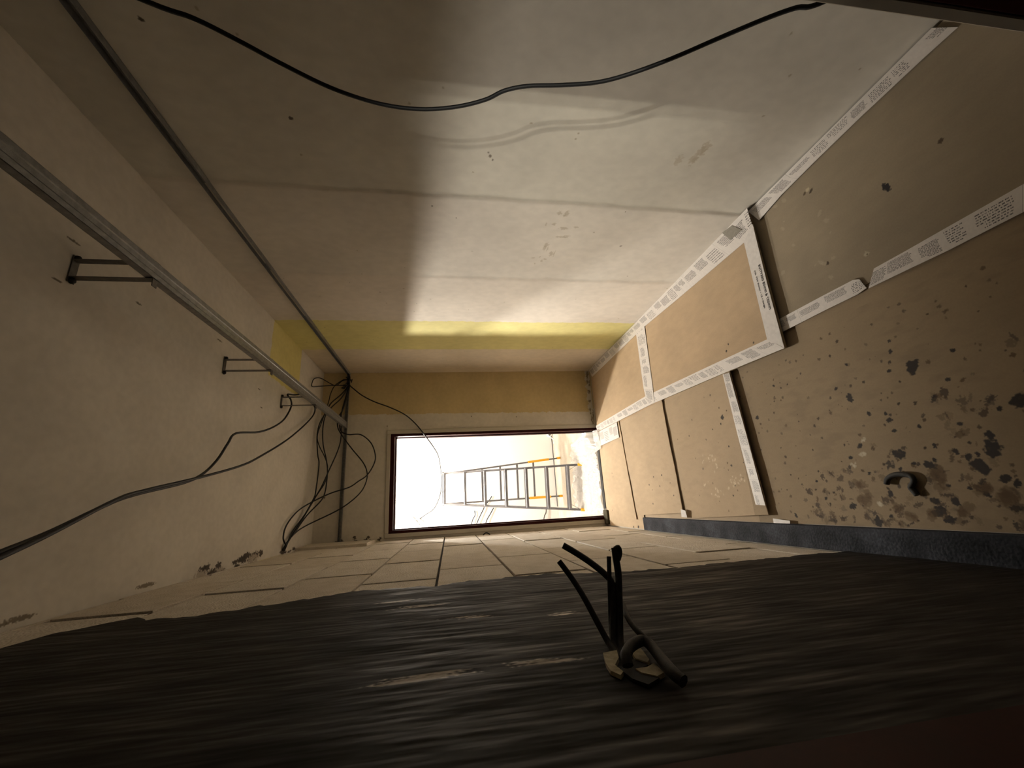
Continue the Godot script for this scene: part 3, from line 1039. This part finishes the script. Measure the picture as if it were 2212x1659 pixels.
func build_floor_cover():
	# sheets across the walking strip, each lapping over the next towards the camera
	var p0
	var p1
	var pf = at_y(1390, 1118, 0.012).z
	sheet("cardboard_sheet", "short clean tan cardboard sheet lying next to the far threshold", P(0.70, 0, 0.07), P(1.49, 0, 0.07), at_y(1336, 908, 0.012), at_y(1375, 1122, 0.012), 0.006, 0.013, 201)
	p0 = at_y(1429, 867, 0.018)
	p1 = at_y(1475, 1108, 0.018)
	sheet("cardboard_sheet", "tan cardboard sheet with small dark spots, second from the threshold", P(0.70, 0, 0.42), P(1.545, 0, 0.48), P(0.70, 0, p0.z), p1, 0.004, 0.018, 202)
	var q0 = at_y(1576, 803, 0.027)
	var q1 = at_y(1660, 1112, 0.027)
	sheet("cardboard_sheet", "tan cardboard sheet with pale plaster smears and a raised taped edge", P(0.70, 0, p0.z - 0.05), P(1.545, 0, p1.z - 0.03), P(0.745, 0, q0.z), q1, 0.003, 0.027, 203)
	sheet("cardboard_sheet", "dirty brown cardboard sheet covered in dark splashes and clods", P(0.66, 0, q0.z - 0.12), P(1.545, 0, q1.z - 0.12), P(0.66, 0, L + 0.03), P(1.545, 0, L + 0.03), 0.001, 0.004, 204)
	sheet("cardboard_sheet", "plain grey brown cardboard sheet between plastered wall and long tape", P(0.012, 0, 2.5), P(0.675, 0, 2.5), P(0.012, 0, L + 0.03), P(0.675, 0, L + 0.03), 0.005, 0.006, 205)
	sheet("cardboard_sheet", "narrow cardboard flap between the far threshold and the plank end", P(1.44, 0, 0.11), P(1.638, 0, 0.11), P(1.44, 0, pf - 0.01), P(1.638, 0, pf - 0.01), 0.0, 0.001, 206)
	sheet("cardboard_sheet", "long cardboard strip showing beside the plank under other sheets", P(1.38, 0, pf), P(1.546, 0, pf), P(1.38, 0, 2.3), P(1.546, 0, 2.3), -0.006, -0.006, 207)
	# raised flat cartons along the plastered wall
	board("flat_carton", "smooth tan carton with white taped border, its corner lifting off", [[1394, 703], [1623, 484], [1694, 751], [1412, 870]], [0.020, 0.034, 0.034, 0.020])
	board("flat_carton", "small tan carton in the corner against the doorway wall", [[1276, 808], [1384, 703], [1403, 868], [1290, 926]], [0.016, 0.018, 0.018, 0.016])
	# printed tape
	var T = M.tape
	var btop = func(z): return (lerpf(0.016, 0.018, clampf(z / 1.28, 0, 1)) if z < 1.29 else lerpf(0.020, 0.034, clampf((z - 1.3) / 1.29, 0, 1))) + 0.0022
	var t1 = strip("paper_tape", "white printed tape along the plastered wall on the raised cartons", [[1272, 810], [1378, 697], [1450, 629], [1568, 516], [1621, 477]], [[1279, 814], [1390, 707], [1467, 643], [1607, 524], [1628, 496]], btop, T[0], 0.1, true)
	strip("paper_tape", "white printed tape along the outer edge of the raised cartons", [[1287, 920], [1394, 856], [1538, 788], [1657, 733]], [[1291, 932], [1407, 873], [1563, 806], [1694, 752]], btop, T[1], 0.3)
	var t3 = strip("paper_tape", "white printed tape across the lifted near end of the raised carton", [[1607, 523], [1632, 628], [1657, 733]], [[1626, 484], [1658, 615], [1694, 751]], func(z): return btop.call(z) + 0.0007, M.tape_plain, 0.0)
	strip("paper_tape", "white printed tape across the joint between the two raised cartons", [[1374, 721], [1390, 838], [1395, 860]], [[1392, 705], [1410, 838], [1413, 870]], func(z): return btop.call(z) + 0.0007, T[2], 0.55)
	strip("paper_tape", "short worn white tape from the lifted carton corner up to the tear", [[1680, 691], [1775, 640], [1842, 605], [1856, 603]], [[1690, 717], [1786, 668], [1852, 636], [1872, 622]], 0.0135, T[0], 0.4)
	strip("paper_tape", "long worn white tape from the tear to the near doorway", [[1888, 580], [1960, 540], [2030, 500], [2212, 397], [2300, 347]], [[1876, 623], [1976, 575], [2050, 540], [2212, 457], [2300, 412]], 0.0135, T[2], 0.2)
	strip("paper_tape", "white printed tape along the plastered wall beyond the raised carton", [[1621, 476], [1650, 416], [1743, 326], [1852, 216], [1966, 100], [2012, 57]], [[1640, 476], [1689, 420], [1758, 351], [1862, 250], [2000, 121], [2070, 58]], 0.0135, T[1], 0.0, true)
	strip("paper_tape", "white printed tape along the raised edge of the cardboard with plaster smears", [[1561, 809], [1592, 935], [1632, 1090]], [[1575, 805], [1611, 935], [1653, 1092]], 0.0305, T[2], 0.2)
	strip("paper_tape", "short square piece of white printed tape over the plastic by the threshold", [[1290, 934], [1332, 912]], [[1295, 964], [1337, 945]], 0.0215, T[0], 0.62)
	lettering(t3, "RUITYASO 80mm & 120mm", at_y(1640, 572, 0.0372), at_y(1664, 668, 0.0372), 0.013)
	lettering(t3, "CN. TEC Butor • 13 • Nagu", at_y(1630, 585, 0.0372), at_y(1652, 666, 0.0372), 0.009)
	var st = begin()
	plate(st, [at_y(1560, 503, 0.037), at_y(1581, 487, 0.037), at_y(1603, 497, 0.0385), at_y(1578, 518, 0.0385)], 0.0012)
	tag(obj("grey_tape", st, M.grey_tape), "small square of grey cloth tape against the plastered wall", "tape")
	# dark gap at the threshold, put in as a black strip and olive piece
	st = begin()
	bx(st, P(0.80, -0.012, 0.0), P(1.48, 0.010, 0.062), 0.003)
	tag(obj("threshold_gap_strip", st, M.matte_black), "narrow black strip put in for the dark gap at the far threshold", "threshold")
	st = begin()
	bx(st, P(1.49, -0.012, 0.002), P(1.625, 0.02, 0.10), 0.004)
	tag(obj("olive_gap_piece", st, M.olive), "short dark olive piece put in for the threshold gap beside the far door frame", "scrap")
	# dark plank along the block wall
	st = begin()
	bx(st, P(1.548, -0.012, pf), P(1.6432, 0.022, L + 0.03), 0.003)
	tag(obj("plank", st, M.plank), "long dirty blue-grey plank lying along the foot of the block wall", "plank")
	# white scraps poking out by the plank
	st = begin()
	plate(st, [at_y(1470, 1100, 0.03), at_y(1480, 1103, 0.03), at_y(1484, 1118, 0.024), at_y(1472, 1117, 0.024)], 0.002)
	tag(obj("paper_scrap", st, M.tape_plain), "small white paper scrap by the plank between two cardboard sheets", "scrap")
	st = begin()
	plate(st, [at_y(1669, 1120, 0.02), at_y(1706, 1125, 0.02), at_y(1706, 1131, 0.02), at_y(1671, 1130, 0.02)], 0.002)
	tag(obj("paper_scrap", st, M.tape_plain), "white paper scrap by the plank under the raised taped edge", "scrap")
	# bent cable offcut on the dirty sheet
	st = begin()
	var arc = []
	for s in [[1025, 962], [1032, 930], [1060, 905], [1100, 893], [1150, 895], [1195, 905], [1215, 935], [1205, 965], [1195, 985], [1215, 1010], [1240, 1040]]:
		arc.append(at_y(1600 + s[0] / 3.253, 750 + s[1] / 3.253, 0.013))
	tube(st, spline(arc, 4), 0.009)
	tag(obj("cable_offcut", st, M.cable_dusty), "bent black cable offcut lying on the dirty cardboard", "cable")
	build_plastic()

func build_plastic():
	var st = begin()
	var n1 = noise(301, 5.0, 3)
	var n2 = noise(302, 14.0, 2)
	var p = []
	var uvs = []
	for i in 61:
		var row = []
		var ruv = []
		for j in 61:
			var a = lerpf(0.69, 1.54, j / 60.0)
			var z = lerpf(-0.95, 0.0, i / 60.0)
			if a < 0.9:
				z = lerpf(-0.95, 0.16, i / 60.0)
			var ang = atan2(z - 0.12, a - 0.62)
			var rad = Vector2(a - 0.62, z - 0.12).length()
			var ridge = absf(n1.get_noise_2d(ang * 1.5, rad * 0.35))
			var y = 0.004 + 0.035 * pow(1.0 - ridge, 8.0) + 0.006 * absf(n2.get_noise_2d(a, z))
			var lift = smoothstep(0.95, 0.69, a) * smoothstep(-0.65, -0.05, z)
			y += lift * 0.10
			if z > 0.0:
				y = maxf(0.024, y * 0.4)
			row.append(P(a, y, z))
			ruv.append(Vector2(a, z))
		p.append(row)
		uvs.append(ruv)
	grid(st, p, uvs)
	tag(obj("plastic_film", st, M.film), "crumpled clear plastic film on the floor across the far threshold", "plastic film")

# ---------------------------------------------------------------- ceiling metalwork
func build_ceiling_frame():
	var y = 2.5437
	var st = begin()
	bx(st, P(0.002, y, 0.03), P(0.0035, y + 0.028, L))
	bx(st, P(0.002, y, 0.03), P(0.029, y + 0.0012, L))
	bx(st, P(0.002, y + 0.0268, 0.03), P(0.029, y + 0.028, L))
	tag(obj("wall_track", st, M.steel), "galvanised steel track fixed high along the plastered wall", "steel track")
	st = begin()
	bx(st, P(0.002, y, 0.002), P(W - 0.001, y + 0.028, 0.0035))
	bx(st, P(0.002, y, 0.002), P(W - 0.001, y + 0.0012, 0.029))
	bx(st, P(0.002, y + 0.0268, 0.002), P(W - 0.001, y + 0.028, 0.029))
	tag(obj("wall_track", st, M.steel), "galvanised steel track fixed across the wall above the doorway", "steel track")
	st = begin()
	var c = 0.547
	for s in [-1, 1]:
		bx(st, P(c + s * 0.03, y + 0.002, 0.004), P(c + s * 0.0288, y + 0.028, L))
		bx(st, P(c + s * 0.03, y + 0.0268, 0.004), P(c + s * 0.022, y + 0.028, L))
		bx(st, P(c + s * 0.03, y + 0.002, 0.004), P(c + s * 0.012, y + 0.0032, L))
		quad(st, P(c + s * 0.012, y + 0.002, 0.004), P(c + s * 0.012, y + 0.002, L), P(c + s * 0.008, y + 0.005, L), P(c + s * 0.008, y + 0.005, 0.004), P(c, y + 0.03, 2))
	bx(st, P(c - 0.008, y + 0.004, 0.004), P(c + 0.008, y + 0.0052, L))
	tag(obj("ceiling_profile", st, M.steel), "long galvanised ceiling profile hung below the ceiling on brackets", "steel profile")
	var first = null
	var labels = ["steel hanger bracket on the ceiling profile closest to the near doorway", "steel hanger bracket midway along the ceiling profile", "steel hanger bracket beside the black cables near the doorway wall"]
	var zs = [2.79, 1.812, 0.99]
	for k in 3:
		if first == null:
			first = thing("hanger_bracket", labels[0], "bracket", P(c, H, zs[0]), "direct hangers of the ceiling profile")
			st = begin()
			bx(st, Vector3(-0.05, -0.004, -0.014), Vector3(0.05, -0.001, 0.014), 0.001)
			obj("plate", st, M.hanger, first)
			for s in [-1, 1]:
				st = begin()
				bx(st, Vector3(s * 0.034, -0.252, -0.014), Vector3(s * 0.0315, -0.001, 0.014), 0.0008)
				obj("leg", st, M.hanger, first)
				st = begin()
				lathe(st, [Vector2(0.0, 0.009), Vector2(0.009, 0.007), Vector2(0.011, 0.0), Vector2(0.011, -0.004)], Vector3(s * 0.042, -0.006, 0), Vector3.DOWN, 10)
				obj("screw", st, M.matte_black, first)
			st = begin()
			bx(st, Vector3(-0.06, -0.254, -0.012), Vector3(-0.032, -0.251, 0.012), 0.0008)
			obj("bent_tab", st, M.hanger, first)
		else:
			var o = first.duplicate()
			o.name = numbered("hanger_bracket")
			add_child(o)
			o.position = P(c, H, zs[k])
			o.set_meta("label", labels[k])

# ---------------------------------------------------------------- cables
func cable(called, label, pts, r, m, group = "", step = 5):
	var st = begin()
	tube(st, spline(pts, step), r, 8)
	return tag(obj(called, st, m), label, "cable", group)

func build_cables():
	# the cable slung across the plastered wall near the camera
	var pts = [P(0.36, 2.62, 3.74), P(0.365, 2.4, 3.63)]
	for q in [[310, 0, 0.37], [420, 40, 0.37], [520, 90, 0.37], [600, 133, 0.37], [700, 183, 0.37], [780, 213, 0.37], [850, 230, 0.37], [920, 236, 0.37], [990, 230, 0.37], [1050, 215, 0.37], [1090, 196, 0.37], [1140, 186, 0.37], [1210, 184, 0.37], [1290, 178, 0.37], [1360, 160, 0.37], [1450, 127, 0.37], [1550, 84, 0.37], [1650, 42, 0.38], [1720, 17, 0.39], [1770, 8, 0.4]]:
		pts.append(at_x(q[0], q[1], q[2]))
	pts.append(P(0.40, 0.66, 3.77))
	pts.append(P(0.40, 0.6, 3.83))
	cable("sagging_cable", "single black cable sagging in a long curve in front of plastered wall", pts, 0.0052, M.cable)
	# two cables from the ceiling by the last hanger, running overhead towards the near doorway
	var runs = [
		[[657, 850], [637, 853], [621, 852], [628, 863], [629, 878], [615, 904], [593, 921], [560, 933], [510, 936], [492, 958], [470, 992], [440, 1022], [400, 1042], [300, 1066], [240, 1086], [110, 1148], [0, 1193], [-90, 1228]],
		[[650, 838], [646, 843], [650, 853], [670, 868], [680, 880], [677, 896], [660, 916], [620, 950], [560, 987], [520, 1006], [440, 1029], [310, 1060], [250, 1080], [110, 1152], [0, 1204], [-90, 1246]]]
	var lab = ["black cable with a sharp kink running below the ceiling beside the hangers", "black cable in a smooth curve running below the ceiling beside the hangers"]
	for k in 2:
		pts = []
		var n = runs[k].size()
		for i in n:
			var q = runs[k][i]
			var t = clampf((657.0 - q[0]) / 657.0, 0, 1)
			var h = lerpf(2.782, 2.52, pow(t, 0.85))
			pts.append(at_y(q[0], q[1], h - (0.012 * k)))
		cable("ceiling_cable", lab[k], pts, 0.0062, M.cable, "pair of cables under the ceiling")
	# tangle between the corner over the doorway wall and the block wall: [x, y] in a close view, depth from the doorway wall
	var tang = [
		[[700, 262, .05], [640, 330, .07], [560, 400, .10], [520, 470, .13], [470, 560, .16], [450, 660, .18], [455, 800, .20], [465, 880, .21], [440, 1080, .27], [420, 1150, .30], [330, 1310, .36], [215, 1490, .42]],
		[[700, 266, .06], [640, 360, .09], [565, 430, .12], [515, 500, .14], [495, 600, .16], [497, 720, .18], [520, 830, .20], [531, 920, .22], [525, 1010, .24], [510, 1100, .26], [480, 1160, .29], [370, 1275, .34], [280, 1400, .39], [205, 1500, .42]],
		[[704, 270, .05], [655, 440, .07], [616, 510, .09], [610, 580, .10], [640, 645, .11], [725, 760, .12], [800, 850, .13], [835, 920, .14], [838, 990, .15], [800, 1080, .17], [720, 1160, .20], [600, 1240, .24], [350, 1362, .33], [250, 1440, .39], [210, 1505, .42]],
		[[702, 268, .06], [660, 420, .08], [630, 520, .09], [632, 610, .10], [690, 644, .11], [790, 645, .12], [870, 710, .13], [903, 800, .14], [895, 870, .15], [840, 960, .16], [770, 1010, .18], [700, 1055, .20], [560, 1100, .24], [420, 1165, .29], [300, 1240, .34], [212, 1350, .38], [186, 1450, .41], [205, 1508, .42]],
		[[700, 272, .05], [640, 480, .09], [638, 650, .11], [615, 760, .14], [540, 930, .19], [480, 1060, .24], [420, 1160, .29], [360, 1260, .33], [260, 1400, .39], [215, 1500, .42]],
		[[660, 215, .05], [590, 262, .07], [555, 330, .09], [540, 390, .11], [500, 510, .14], [455, 640, .17], [462, 720, .19], [510, 820, .20], [532, 900, .22], [515, 1010, .25], [440, 1130, .29], [370, 1250, .34], [220, 1490, .42]],
		[[690, 262, .05], [650, 262, .07], [560, 262, .10], [470, 268, .12], [412, 270, .13], [414, 235, .13], [432, 208, .12], [480, 206, .11], [560, 250, .09], [600, 262, .08], [650, 225, .06], [700, 215, .05]]]
	var tl = ["black cable of the corner tangle hanging closest to the ceiling", "black cable of the corner tangle with a gentle double bend", "black cable of the corner tangle making the lower wide loop", "black cable of the corner tangle making the widest round loop", "black cable of the corner tangle hanging almost straight", "thin black cable of the corner tangle twisting round the others", "short loop of black cable in the corner above the tangle"]
	for k in tang.size():
		pts = []
		for q in tang[k]:
			var hp = at_z(560 + q[0] / 3.607, 760 + q[1] / 3.607, q[2])
			if hp.y > 2.775:
				hp = at_y(560 + q[0] / 3.607, 760 + q[1] / 3.607, 2.775)
			pts.append(hp)
		if k < 6:
			pts.append(at_y(610 + k, 1189, 2.795))
		cable("hanging_cable", tl[k], pts, 0.0056 if k < 5 else 0.0044, M.cable, "cable tangle in the corner")
	# dark knot of insulated ends where the tangle leaves the corner
	var st = begin()
	for k in 9:
		var a = at_z(748 + rng.randf_range(-10, 14), 818 + rng.randf_range(-14, 20), 0.04)
		var b = at_z(748 + rng.randf_range(-10, 14), 822 + rng.randf_range(-10, 26), 0.05)
		tube(st, spline([a, a.lerp(b, 0.5) + Vector3(rng.randf_range(-.03, .03), rng.randf_range(-.03, .03), 0.02), b], 4), 0.005, 6)
	tag(obj("cable_knot", st, M.cable), "dark knot of cable ends in the corner above the doorway wall", "cable")
	# one cable drooping through the doorway into the corridor
	pts = []
	for q in [[755, 832, .05], [764, 840, .06], [782, 854, .06], [809, 868, .07], [842, 880, .06], [875, 896, .05], [899, 917, .04], [919, 942, .02], [937, 967, -.1], [947, 987, -.3], [952, 1019, -.6], [953, 1049, -.9], [949, 1074, -1.2], [937, 1099, -1.55], [919, 1112, -1.8], [906, 1121, -1.92]]:
		pts.append(at_z(q[0], q[1], q[2]))
	cable("drooping_cable", "thin dark cable drooping from the corner through the doorway into corridor", pts, 0.006, M.cable)
	# small loop sticking out of the block wall by the door frame
	pts = []
	for q in [[1043, 1166, .10], [1042, 1160, .10], [1046, 1153, .09], [1051, 1151, .09], [1057, 1154, .09], [1060, 1160, .09], [1060, 1165, .09]]:
		pts.append(at_z(q[0], q[1], q[2]))
	cable("cable_loop", "small black cable loop sticking out of the block wall by the door frame", pts, 0.006, M.cable)
	# corridor wires
	var zb = -1.918
	var wires = [
		[[[848, 1073], [870, 1072], [890, 1066], [905, 1058], [924, 1054]], 0.008, M.white_cable, "short white cable end on the corridor wall, sticking out sideways"],
		[[[848, 1080], [860, 1085], [872, 1096], [882, 1108], [891, 1118]], 0.007, M.white_cable, "white cable sloping down to the bundle of wires in the corridor"],
		[[[848, 1127], [860, 1131], [876, 1132], [892, 1130]], 0.007, M.white_cable, "white cable low under the wire bundle at the corridor wall"],
		[[[891, 1116], [899, 1124], [904, 1130], [909, 1136], [914, 1142]], 0.0035, M.copper, "thin grey wire fanning out of the corridor bundle, steep"],
		[[[893, 1117], [897, 1122], [902, 1132], [905, 1142]], 0.0035, M.copper, "thin grey wire fanning out of the corridor bundle, steepest"],
		[[[906, 1120], [914, 1126], [920, 1132], [926, 1138]], 0.0035, M.copper, "thin grey wire fanning out of the corridor bundle, flat"],
		[[[1062, 1072], [1055, 1083], [1047, 1091], [1044, 1100], [1036, 1116], [1030, 1130], [1027, 1140]], 0.007, M.cable, "longest dark cable tail sticking out of the corridor wall"],
		[[[1066, 1097], [1059, 1110], [1052, 1122], [1048, 1134]], 0.007, M.cable, "straight dark cable tail sticking out of the corridor wall"],
		[[[1025, 1103], [1026, 1113], [1021, 1122], [1018, 1134]], 0.006, M.cable, "short bent dark cable tail sticking out of the corridor wall"],
		[[[1180, 1098], [1179, 1108], [1176, 1114], [1174, 1126]], 0.007, M.cable_dusty, "dark cable tail low on the corridor wall beside the ladder"]]
	for wdef in wires:
		pts = []
		var i = 0
		for q in wdef[0]:
			pts.append(at_z(q[0], q[1], zb + 0.012 + 0.02 * i / wdef[0].size()))
			i += 1
		cable("corridor_wire", wdef[3], pts, wdef[1], wdef[2], "wires on the corridor wall", 4)
	# round white box low on the corridor wall
	var bp = at_z(1186, 939, -1.926)
	var o = thing("junction_box", "round white junction box low on the corridor wall", "junction box", bp)
	st = begin()
	lathe(st, [Vector2(0.0, 0.03), Vector2(0.03, 0.03), Vector2(0.038, 0.024), Vector2(0.04, 0.0)], Vector3.ZERO, Vector3(0, 0, 1), 18)
	obj("body", st, M.white_cable, o)
	st = begin()
	lathe(st, [Vector2(0.0, 0.0325), Vector2(0.018, 0.0325), Vector2(0.02, 0.03)], Vector3.ZERO, Vector3(0, 0, 1), 16)
	obj("opening", st, M.copper, o)
	pts = [at_z(1188, 944, -1.9), at_z(1196, 950, -1.88), at_z(1196, 958, -1.87)]
	cable("white_lead", "short white lead looping from the round box in the corridor", pts, 0.007, M.white_cable)
	pts = [P(0.40, 0.012, -1.905), P(0.55, 0.006, -1.905), P(1.0, 0.006, -1.9), P(1.45, 0.006, -1.905)]
	cable("floor_cable", "thin dark cable along the foot of the corridor wall", pts, 0.006, M.copper)

func build_cable_outlet():
	# broken-out outlet in the dark coat with stubs of black cable
	var st
	var o = thing("wall_outlet", "broken outlet hole in the dark wall showing pale block", "outlet", at_x(1370, 1430, W - 0.012))
	var shards = [
		[[1302, 1410], [1332, 1404], [1336, 1420], [1328, 1436], [1346, 1450], [1340, 1458], [1318, 1448], [1308, 1432]],
		[[1362, 1404], [1384, 1400], [1402, 1424], [1398, 1430], [1372, 1422]],
		[[1372, 1444], [1398, 1440], [1412, 1432], [1434, 1452], [1420, 1460], [1384, 1452]]]
	for s in shards:
		st = begin()
		var q = []
		for c in s:
			q.append(at_x(c[0], c[1], W - 0.0165) - o.position)
		plate(st, q, 0.006, Vector3(-1, 0, 0))
		obj("exposed_block", st, M.chip, o)
	st = begin()
	var q = []
	for c in [[1340, 1446], [1352, 1424], [1372, 1424], [1400, 1436], [1376, 1446], [1424, 1464], [1400, 1478], [1366, 1466]]:
		q.append(at_x(c[0], c[1], W - 0.0145) - o.position)
	plate(st, q, 0.004, Vector3(-1, 0, 0))
	obj("hole", st, M.matte_black, o)
	var stubs = [
		[[[1346, 1440, 3.475], [1330, 1412, 3.45], [1312, 1385, 3.42], [1285, 1335, 3.40], [1258, 1285, 3.38], [1232, 1245, 3.36], [1207, 1212, 3.35]], 0.0056, "straight black cable stub leaning away from the outlet"],
		[[[1344, 1440, 3.475], [1328, 1400, 3.43], [1324, 1360, 3.41], [1324, 1310, 3.395], [1322, 1262, 3.385], [1306, 1240, 3.375], [1275, 1215, 3.365], [1245, 1195, 3.36], [1216, 1178, 3.355]], 0.0060, "black cable stub with its end bent over sideways at the outlet"],
		[[[1348, 1442, 3.475], [1340, 1410, 3.44], [1338, 1360, 3.41], [1337, 1300, 3.395], [1335, 1240, 3.385], [1330, 1205, 3.38], [1327, 1183, 3.378]], 0.0066, "thick upright black cable stub at the outlet"],
		[[[1344, 1442, 3.475], [1326, 1404, 3.425], [1319, 1350, 3.40], [1317, 1300, 3.39], [1316, 1255, 3.385], [1315, 1202, 3.38]], 0.0042, "thin upright black cable stub behind the thick one"]]
	for s in stubs:
		var pts = []
		for c in s[0]:
			pts.append(at_z(c[0], c[1], c[2]))
		cable("cable_stub", s[2], pts, s[1], M.cable_dusty, "cable stubs at the wall outlet")
	# frayed end of the thick stub
	st = begin()
	tube(st, spline([at_z(1328, 1186, 3.38), at_z(1336, 1182, 3.38), at_z(1340, 1194, 3.38), at_z(1337, 1210, 3.385)], 4), 0.005, 7, 0.003)
	tag(obj("cable_end", st, M.cable_dusty), "frayed bent tip on the thick upright cable stub", "cable")
	# thick cables lying on the wall below and beside the outlet
	var pts = []
	for c in [[1356, 1438, .022], [1352, 1415, .032], [1362, 1396, .036], [1384, 1384, .036], [1398, 1388, .034], [1412, 1402, .03], [1432, 1428, .028], [1455, 1455, .026], [1476, 1472, .022]]:
		pts.append(at_x(c[0], c[1], W - c[2]))
	cable("cable_bend", "thick black cable bending out of the outlet and lying on dark wall", pts, 0.0085, M.cable_dusty, "cable stubs at the wall outlet")
	pts = []
	for c in [[1400, 1384, .03], [1375, 1362, .04], [1356, 1335, .05], [1345, 1305, .06]]:
		pts.append(at_x(c[0], c[1], W - c[2]))
	cable("cable_bend", "short black cable slanting up behind the stubs on dark wall", pts, 0.005, M.cable_dusty, "cable stubs at the wall outlet")

# ---------------------------------------------------------------- ladder
func build_ladder():
	var f0 = at_y(1257, 1003, 0.0)
	var f1 = at_y(1264, 1101, 0.0)
	var b0 = at_y(1209, 989, 0.0)
	var b1 = at_y(1214, 1071, 0.0)
	var t0 = at_z(957, 1023, -1.10)
	var t1 = at_z(957, 1089, -1.10)
	var base = (f0 + f1 + b0 + b1) / 4.0
	var o = thing("stepladder", "white aluminium stepladder with seven treads and yellow stays in the corridor", "stepladder", base)
	var side = (f1 - f0).normalized()
	var st
	var shift = (b0 - f0) * 0.0
	for e in [[f0, t0], [f1, t1]]:
		st = begin()
		beam(st, e[0] - base, e[1] - base, 0.024, 0.05, side, 0.003)
		obj("front_rail", st, M.aluminium, o)
		st = begin()
		beam(st, e[0] - base, e[0].lerp(e[1], 0.03) - base, 0.032, 0.06, side, 0.003)
		obj("foot", st, M.yellow_plastic, o)
	var back = Vector3(0, 0, -0.07)
	for e in [[b0, t0 + back], [b1, t1 + back]]:
		st = begin()
		beam(st, e[0] - base, e[1] - base, 0.02, 0.034, side, 0.003)
		obj("rear_rail", st, M.aluminium, o)
		st = begin()
		beam(st, e[0] - base, e[0].lerp(e[1], 0.03) - base, 0.03, 0.044, side, 0.003)
		obj("foot", st, M.yellow_plastic, o)
	# treads, at the spots where the photograph shows them
	var L0 = (f0 - t0).length()
	for x in [960, 1003, 1046, 1090, 1134, 1178, 1223]:
		var s = 0.0
		for k in 200:
			s = k / 199.0
			var q = t0.lerp(f0, s) - cam_at
			if 1106.0 + FOCAL * q.dot(cam_r) / q.dot(cam_f) >= x:
				break
		var a = t0.lerp(f0, s) - base
		var b = t1.lerp(f1, s) - base
		st = begin()
		var xd = (b - a).normalized()
		var zd = Vector3.UP.cross(xd).normalized()
		var xf = Transform3D(Basis(xd, Vector3.UP, xd.cross(Vector3.UP)), a)
		bx(st, Vector3(0.0, -0.018, -0.045), Vector3((b - a).length(), 0.012, 0.04), 0.003, xf)
		var tr = obj("tread", st, M.aluminium, o)
		st = begin()
		for g in 4:
			bx(st, Vector3(0.015, 0.012, -0.034 + 0.02 * g), Vector3((b - a).length() - 0.015, 0.0145, -0.026 + 0.02 * g), 0.0, xf)
		obj("tread_ribs", st, M.aluminium, tr)
	for x in [1040, 1080, 1116, 1151]:
		var s = 0.0
		for k in 200:
			s = k / 199.0
			var q = (t0 + back).lerp(b0, s) - cam_at
			if 1106.0 + FOCAL * q.dot(cam_r) / q.dot(cam_f) >= x:
				break
		st = begin()
		beam(st, (t0 + back).lerp(b0, s) - base, (t1 + back).lerp(b1, s) - base, 0.026, 0.016, Vector3.UP, 0.002)
		obj("rear_rung", st, M.aluminium, o)
	# yellow stays on the rear rails, braces under the last tread, hinge at the top
	for e in [[b0, t0 + back], [b1, t1 + back]]:
		st = begin()
		beam(st, e[1].lerp(e[0], 0.70) - base + Vector3(0, 0, 0.02), e[1].lerp(e[0], 0.89) - base + Vector3(0, 0, 0.02), 0.03, 0.04, side, 0.004)
		obj("yellow_stay", st, M.yellow_plastic, o)
	for e in [[f0, t0, side], [f1, t1, -side]]:
		st = begin()
		beam(st, e[0].lerp(e[1], 0.03) - base, e[0].lerp(e[1], 0.11) + e[2] * 0.07 - base, 0.014, 0.004, Vector3(0, 0, 1), 0.001)
		obj("foot_brace", st, M.aluminium, o)
	st = begin()
	beam(st, t0 + back * 0.5 - side * 0.02 - base, t1 + back * 0.5 + side * 0.02 - base, 0.03, 0.11, Vector3.UP, 0.004)
	obj("top_cap", st, M.aluminium, o)

func _ready():
	rng.seed = 5
	build_camera_and_light()
	make_materials()
	build_floodlight()
	build_corridor_bulb()
	build_work_light()
	build_structure()
	build_floor_cover()
	build_ceiling_frame()
	build_ladder()
	build_cables()
	build_cable_outlet()
